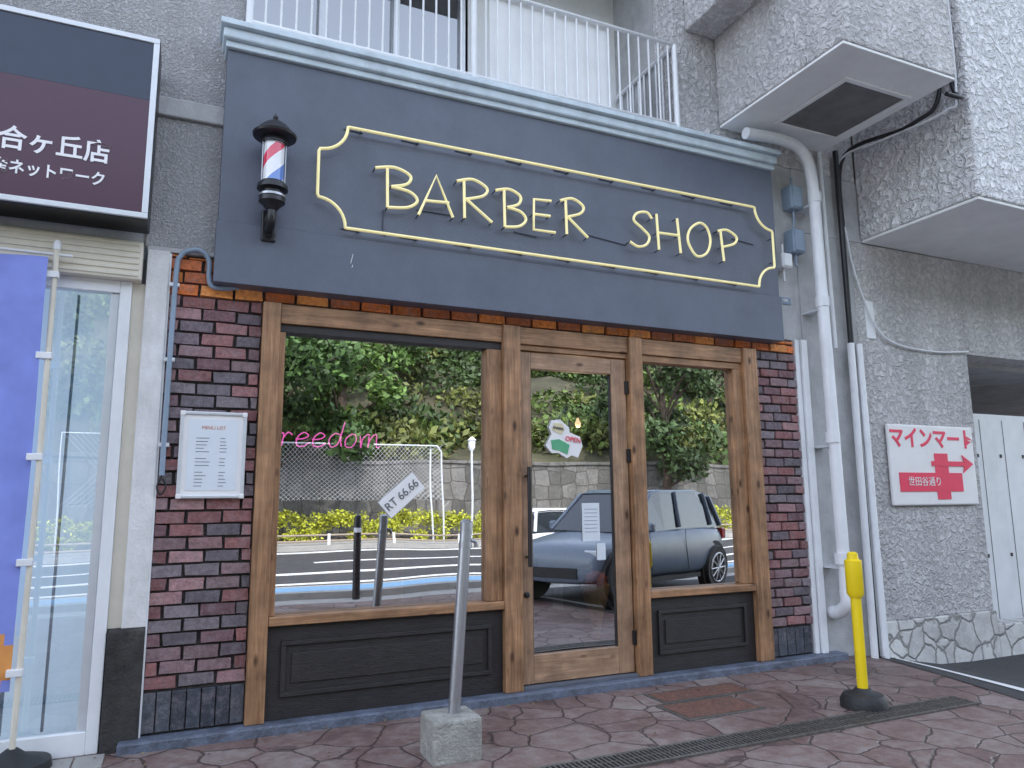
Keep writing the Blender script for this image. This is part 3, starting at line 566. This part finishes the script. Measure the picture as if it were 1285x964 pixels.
boxes('soffit_vent_frame',[(4.96,5.76,-1.14,-1.10,4.955,4.974),(4.96,5.76,-.34,-.30,4.955,4.974),(4.96,5.0,-1.10,-.34,4.955,4.974),(5.72,5.76,-1.10,-.34,4.955,4.974)],'soffit',AB,.003)
box('balcony_large',6.34,16,-1.27,-.003,4.10,7.2,'stuccoW',AB,.02)
box('balcony_large_soffit',6.36,16,-1.25,-.01,4.07,4.098,'soffit',AB,.004)
box('pier_right',5.45,6.2,.0,.4,-.2,4.07,'concrete',AB,.01)
box('pier_right_top',5.45,6.38,.002,.4,4.072,4.733,'concrete',AB,.003)
box('pier_upper_strip',5.05,5.449,.01,.3,2.95,4.733,'concrete',AB,.005)
boxes('pier_frames',[(5.31,5.36,-.03,.2,.06,2.95),(5.375,5.445,-.05,.2,.06,2.95)],'white',AB,.004)
box('passage_wall',6.2,7.86,.0,.35,.27,4.07,'stucco',AB,.01)
box('passage_lintel',7.86,16,.0,.35,3.0,4.07,'stucco',AB,0)
box('stone_base',6.2,7.86,-.03,.35,-.3,.27,'stonebase',AB,.012)
box('stone_base_right',7.86,16,-.03,.2,-.3,.12,'stonebase',AB,.012) 
box('passage_ceiling',7.86,16,.35,5,2.95,3.05,'concrete',AB,0); box('passage_back',7.86,16,5,5.1,-.3,3,'interior',AB,0)
box('lower_body',5.31,7.86,.4,8,-.3,4.0,'concrete',AB,0)
UT=empty('utility_cabinet')
box('cabinet_body',7.95,11,.45,.9,-.25,2.42,'white',UT,.01); boxes('cabinet_door_seams',[(8.2+i*.42,8.205+i*.42,.445,.452,-.1,2.35) for i in range(6)],'ink',UT); boxes('cabinet_latches',[(8.1+i*.42,8.13+i*.42,.44,.452,1.9,1.94) for i in range(6)]+[(8.1+i*.42,8.13+i*.42,.44,.452,.75,.79) for i in range(6)],'black',UT)
box('hazard_sticker',8.22,8.42,.438,.448,2.05,2.32,'red',UT,0); box('label_sticker',8.02,8.14,.438,.448,1.0,1.35,'signwhite',UT,0)
box('roof_shade_block',-16,18,0,9,7.0,8.3,'concrete',AB,0); box('body_rear',-16,5.3,4.7,9,-.3,7,'concrete',AB,0); box('body_mid',-.3,16,1.3,4.7,4.1,7,'concrete',AB,0)  # roof block is out of view, added to cast shade over the forecourt
box('left_shop_body',-14,-2.7,.1,4.7,-.3,4.05,'concrete',AB,0)
RL=empty('terrace_railing')
rx0,rx1=.27,4.02; yy=-.06
tube('top_rail',[[(rx0,yy,5.67),(rx1,yy,5.67),(rx1,.95,5.67)],[(rx0,yy,4.86),(rx1,yy,4.86),(rx1,.95,4.86)]],.022,'white',RL)
tube('balusters',[[(rx0+i*.108,yy,4.86),(rx0+i*.108,yy,5.67)] for i in range(35)]+[[(rx1,yy+.1*i,4.86),(rx1,yy+.1*i,5.67)] for i in range(1,10)],.009,'white',RL,res=2)
tube('rail_posts',[[(x,yy,4.73),(x,yy,5.67)] for x in(rx0,2.0,rx1)],.026,'white',RL)
box('frosted_panel',2.15,3.3,yy+.03,yy+.036,4.88,5.66,'soffit',RL,0)
# ------------------------------------------------------------ pipes
DP=empty('drain_pipe')
tube('pipe',[catm([(4.70,-.2,4.86),(5.2,-.2,4.88),(5.42,-.2,4.80),(5.5,-.2,4.6),(5.52,-.2,4.3)],8)+[(5.52,-.2,4.0),(5.545,-.2,.62)]],.055,'pvc',DP,res=6)
for i,z in enumerate((4.35,3.3,2.0,.9)): lathe('collar_%d'%i,[(.063,-.05),(.063,.05)],'pvc',DP,(5.525,-.2,z)); box('clamp_%d'%i,5.46,5.6,-.2,.0,z-.09,z-.07,'alu',DP,0)
tube('foot',[catm([(5.545,-.2,.62),(5.545,-.2,.5),(5.56,-.1,.42),(5.56,0,.4)])],.06,'pvc',DP)
DP=empty('downpipe')
tube('black_pipe',[[(6.02,-.06,5.0),(6.03,-.06,-.1)]],.028,'black',DP); tube('white_pipes',[[(5.97,-.10,2.95),(5.93,-.12,-.1)],[(6.08,-.10,2.95),(6.05,-.14,-.12)]],.034,'pvc',DP); tube('white_pipe_b',[[(5.8,-.05,4.95),(5.82,-.05,2.9)]],.02,'pvc',DP)
DP=empty('cable')
tube('cables',[catm([(6.30,-1.2,7),(6.30,-1.2,5.2),(6.25,-1.1,4.96),(6.15,-.5,4.94),(6.08,-.06,4.9),(6.1,-.03,4.3),(6.12,-.03,4.1),(6.2,-.03,3.7),(6.42,-.03,3.2),(6.7,-.03,3.02),(7.3,-.03,2.98),(7.84,-.03,3.02)])],.011,'pvc',DP)
tube('black_cables',[catm([(6.31,-1.15,7),(6.31,-1.15,5.3),(6.24,-1.3,5.0),(6.0,-1.3,4.97)]),catm([(6.31,-1.05,7),(6.31,-1.05,5.3),(6.2,-.8,4.97),(6.1,-.1,4.95),(6.08,-.03,4.2)])],.02,'black',DP)
box('patch_plate',6.32,6.45,-.01,.002,3.05,3.45,'white',DP,.01)
CP=empty('conduit_pipe')
tube('conduit',[catm([(-.107,-.06,1.62),(-.107,-.06,1.8)])+catm([(-.107,-.06,1.9),(-.10,-.06,2.9),(-.08,-.06,3.06),(-.02,-.06,3.11),(.05,-.06,3.11),(.095,-.06,3.05),(.10,-.06,2.95),(.12,-.06,2.88),(.2,-.06,2.87),(.3,-.03,2.90)])],.017,'conduit',CP)
boxes('clips',[(-.135,-.075,-.07,-.02,z,z+.025) for z in (1.8,2.35,2.85)],'alu',CP,.003); tube('loop',[catm([(-.107,-.06,1.62),(-.13,-.06,1.55),(-.11,-.06,1.5),(-.08,-.06,1.55),(-.10,-.06,1.6)])],.006,'black',CP)
for i,(x,z,w,h,m) in enumerate(((5.38,4.37,.15,.24,'conduit'),(5.37,3.92,.15,.24,'conduit'),(5.20,3.70,.13,.15,'pvc'))):
    e=empty('junction_box'); box('case',x-w/2,x+w/2,-.12,.01,z-h/2,z+h/2,m,e,.015); box('lid',x-w/2+.015,x+w/2-.015,-.13,-.12,z-h/2+.015,z+h/2-.015,m,e,.005); tube('feed',[[(x,-.06,z-h/2-.12),(x,-.06,z+h/2+.1)]],.012,m,e)
e=empty('address_plate'); box('plate',5.16,5.33,-.0,.01,3.30,3.37,'conduit',e,.003); text('plate_text','104',.05,'txtwhite',(5.245,-.003,3.335),e)
# ------------------------------------------------------------ left shop
LS=empty('neighbour_shop')
box('shutter_box',-2.7,-.30,-.10,.02,2.86,3.115,'cream',LS,.012); boxes('shutter_slats',[(-2.7,-.32,-.108,-.10,2.88+i*.04,2.90+i*.04) for i in range(6)],'cream',LS,.003)
boxes('window_frame',[(-.42,-.352,-.03,.05,.0,2.86),(-1.58,-1.52,-.02,.05,.13,2.78),(-2.7,-2.62,-.03,.05,0,2.86),(-2.62,-.42,-.03,.05,2.78,2.86),(-2.62,-.42,-.03,.05,.0,.13)],'white',LS,.005)
boxes('window_sash',[(-.47,-.421,-.012,.04,.131,2.779)],'alu',LS,.004)
box('reveal',-.351,-.277,.0,.1,.70,2.86,'cream',LS,0)
meshobj('window_glass',[(-2.62,.01,.13),(-.42,.01,.13),(-.42,.01,2.78),(-2.62,.01,2.78)],[(0,1,2,3)],M['glassL'],LS)
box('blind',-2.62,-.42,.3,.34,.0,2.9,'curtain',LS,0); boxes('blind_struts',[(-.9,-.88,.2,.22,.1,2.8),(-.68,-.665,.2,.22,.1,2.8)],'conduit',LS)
box('shop_floor',-2.7,-.36,.05,.3,-.1,.02,'lightconc',LS,0)
boxes('entrance_tiles',[(-1.9+i*.16,-1.9+i*.16+.15,-.3,-.06,-.01,.006) for i in range(10)],'lightconc',LS,.002)
LG=empty('real_estate_sign')
box('cabinet',-3.2,-.272,-.34,-.06,3.18,4.40,'black',LG,.01)
X0,X1,Z0,Z1=-3.2,-.275,3.185,4.395
boxes('frame',[(X0,X1,-.355,-.335,Z1-.035,Z1),(X0,X1,-.355,-.335,Z0,Z0+.035),(X1-.035,X1,-.355,-.335,Z0+.035,Z1-.035),(X0,X0+.035,-.355,-.335,Z0+.035,Z1-.035)],'alu',LG,.004)
box('navy_film',X0+.035,X1-.035,-.345,-.338,3.97,Z1-.035,'navy',LG,0); box('maroon_film',X0+.035,X1-.035,-.345,-.338,Z0+.035,3.969,'maroon',LG,0)
text('title_text','百合ヶ丘店',.155,'txtwhite',(-.50,-.348,3.56),LG,align='RIGHT',offset=.003,xs=.94); text('subtitle_text','不動産ネットワーク',.095,'txtwhite',(-.515,-.348,3.39),LG,align='RIGHT',offset=.002,xs=.88)
box('bracket',-.6,-.3,-.06,.0,4.1,4.2,'black',LG,0)
BF=empty('banner_flag')
tube('pole',[[(-.76,-.16,.02),(-.755,-.16,1.5),(-.765,-.16,3.0)]],.016,'cream',BF); tube('pole_arm',[[(-.68,-.16,2.95),(-1.45,-.16,2.95)]],.009,'pvc',BF)
lathe('pole_tip',[(.02,0),(.022,.04),(.01,.06)],'pvc',BF,(-.765,-.16,2.98),16)
v=[];f=[];nx,nz=14,40
for j in range(nz+1):
    for i in range(nx+1):
        u=i/nx; t=j/nz; v.append((-1.42+.62*u,-.16+.035*math.sin(u*7+t*4)*(1-u*.4)+.02*math.sin(t*9+u*3),.42+2.5*t))
for j in range(nz):
    for i in range(nx): a=j*(nx+1)+i; f.append((a,a+1,a+nx+2,a+nx+1))
o=meshobj('cloth',v,f,M['flagblue'],BF,smooth=True); o.data.materials.append(M['flagor'])
for p in o.data.polygons:
    cx,cz=p.center.x,p.center.z
    if (cx+1.0)**2/.035+(cz-.58)**2/.05<1: p.material_index=1
boxes('loops',[(-.82,-.74,-.185,-.135,z,z+.04) for z in (.5,1.1,1.7,2.3,2.8)],'white',BF,.004)
lathe('base',[(.2,0),(.19,.05),(.08,.08),(.03,.12)],'rubber',BF,(-.76,-.16,0),32)
# ------------------------------------------------------------ small items
MB=empty('menu_board')
x0,x1,z0,z1=-.02,.385,1.475,2.035
box('board',x0,x1,-.05,-.022,z0,z1,'signwhite',MB,.012); t=.022
boxes('frame',[(x0,x1,-.062,-.045,z1-t,z1),(x0,x1,-.062,-.045,z0,z0+t),(x0,x0+t,-.062,-.045,z0+t,z1-t),(x1-t,x1,-.062,-.045,z0+t,z1-t)],'alu',MB,.006)
boxes('corners',[(a-.016,a+.016,-.066,-.044,b-.016,b+.016) for a in (x0+.014,x1-.014) for b in (z0+.014,z1-.014)],'signwhite',MB,.006)
box('sheet',x0+.05,x1-.05,-.0525,-.051,z0+.05,z1-.05,'paper',MB,0); text('heading','MENU LIST',.03,'inkor',(.183,-.0535,1.93),MB,ext=.0005)
ln=[]
for i in range(15):
    z=1.86-i*.022
    if i in(5,9): continue
    w=random.uniform(.04,.09); ln.append((.08,.08+w,-.0535,-.0525,z,z+.004)); ln.append((.225,.225+random.uniform(.03,.05),-.0535,-.0525,z,z+.004))
boxes('print_lines',ln,'wire',MB)
DS=empty('direction_sign')
X0,X1,Z0,Z1=6.45,7.74,1.36,2.18
box('panel',X0,X1,-.045,-.01,Z0,Z1,'signwhite',DS,.03,3)
text('title_text','マインマート',.225,'red',(7.10,-.048,2.03),DS,offset=.006,xs=.95)
box('bar_vertical',7.10,7.30,-.052,-.046,1.42,1.89,'red',DS,0); box('bar_low',6.56,7.50,-.0535,-.046,1.50,1.69,'red',DS,0)
box('arrow_shaft',7.05,7.58,-.055,-.046,1.76,1.81,'red',DS,0); poly('arrow_head',[(7.52,1.88),(7.69,1.785),(7.52,1.69),(7.56,1.785)],-.056,'red',DS)
text('bar_text','世田谷通り',.10,'signwhite',(6.92,-.056,1.595),DS)
SP=empty('steel_post')
box('concrete_base',1.36,1.65,-1.10,-.83,-.01,.235,'blockc',SP,.02,3)
tube('tube_post',[[(1.525,-.96,.2),(1.60,-.96,1.30)]],.036,'steel',SP,res=8); lathe('cap',[(.039,0),(.039,.05),(.02,.065)],'steel',SP,(1.60,-.96,1.27)); tube('hook',[catm([(1.63,-.96,1.21),(1.66,-.96,1.2),(1.665,-.96,1.17)])],.012,'steel',SP); lathe('collar',[(.04,0),(.04,.03)],'steel',SP,(1.594,-.96,1.17))
YP=empty('yellow_bollard'); Q=(4.45,-1.27,0)
lathe('base',[(.155,0),(.155,.05),(.13,.09),(.07,.105),(.05,.13)],'rubber',YP,Q); lathe('post',[(.036,.10),(.036,.76)],'yellow',YP,Q); lathe('head',[(.04,.74),(.058,.77),(.058,1.0),(.04,1.01),(.036,1.05),(.02,1.06)],'yellow',YP,Q)
# ------------------------------------------------------------ light + camera
W=bpy.data.worlds.new("World"); S.world=W; W.use_nodes=True; nt=W.node_tree
sky=nt.nodes.new('ShaderNodeTexSky'); sky.sky_type='NISHITA'; sky.sun_disc=False; sky.sun_elevation=math.radians(47); sky.sun_rotation=math.radians(-12)
hs=nt.nodes.new('ShaderNodeHueSaturation'); hs.inputs['Saturation'].default_value=.5
nt.links.new(sky.outputs[0],hs.inputs['Color'])
bg=nt.nodes['Background']; bg.inputs[1].default_value=.78; nt.links.new(hs.outputs[0],bg.inputs[0])
sl=bpy.data.lights.new('sun','SUN'); sl.energy=5; sl.angle=math.radians(.5); sl.color=(1,.95,.88)
so=bpy.data.objects.new('sun',sl); link(so)
el,az=math.radians(47),math.radians(-12)
d=Vector((math.sin(az)*math.cos(el),math.cos(az)*math.cos(el),math.sin(el)))
so.rotation_euler=d.to_track_quat('Z','Y').to_euler()
cam=bpy.data.cameras.new('camera'); co=bpy.data.objects.new('camera',cam); link(co)
cam.sensor_width=36; cam.lens=36*922.1/1285; cam.clip_end=1000; cam.clip_start=.05
co.matrix_world=Matrix.Translation((0,-5.216,1.45))@Matrix.Rotation(math.radians(-24.2),4,'Z')@Matrix.Rotation(math.radians(98.96),4,'X')@Matrix.Rotation(math.radians(-.47),4,'Z')
S.camera=co
S.view_settings.view_transform='Standard'; S.view_settings.look='None'; S.view_settings.exposure=0
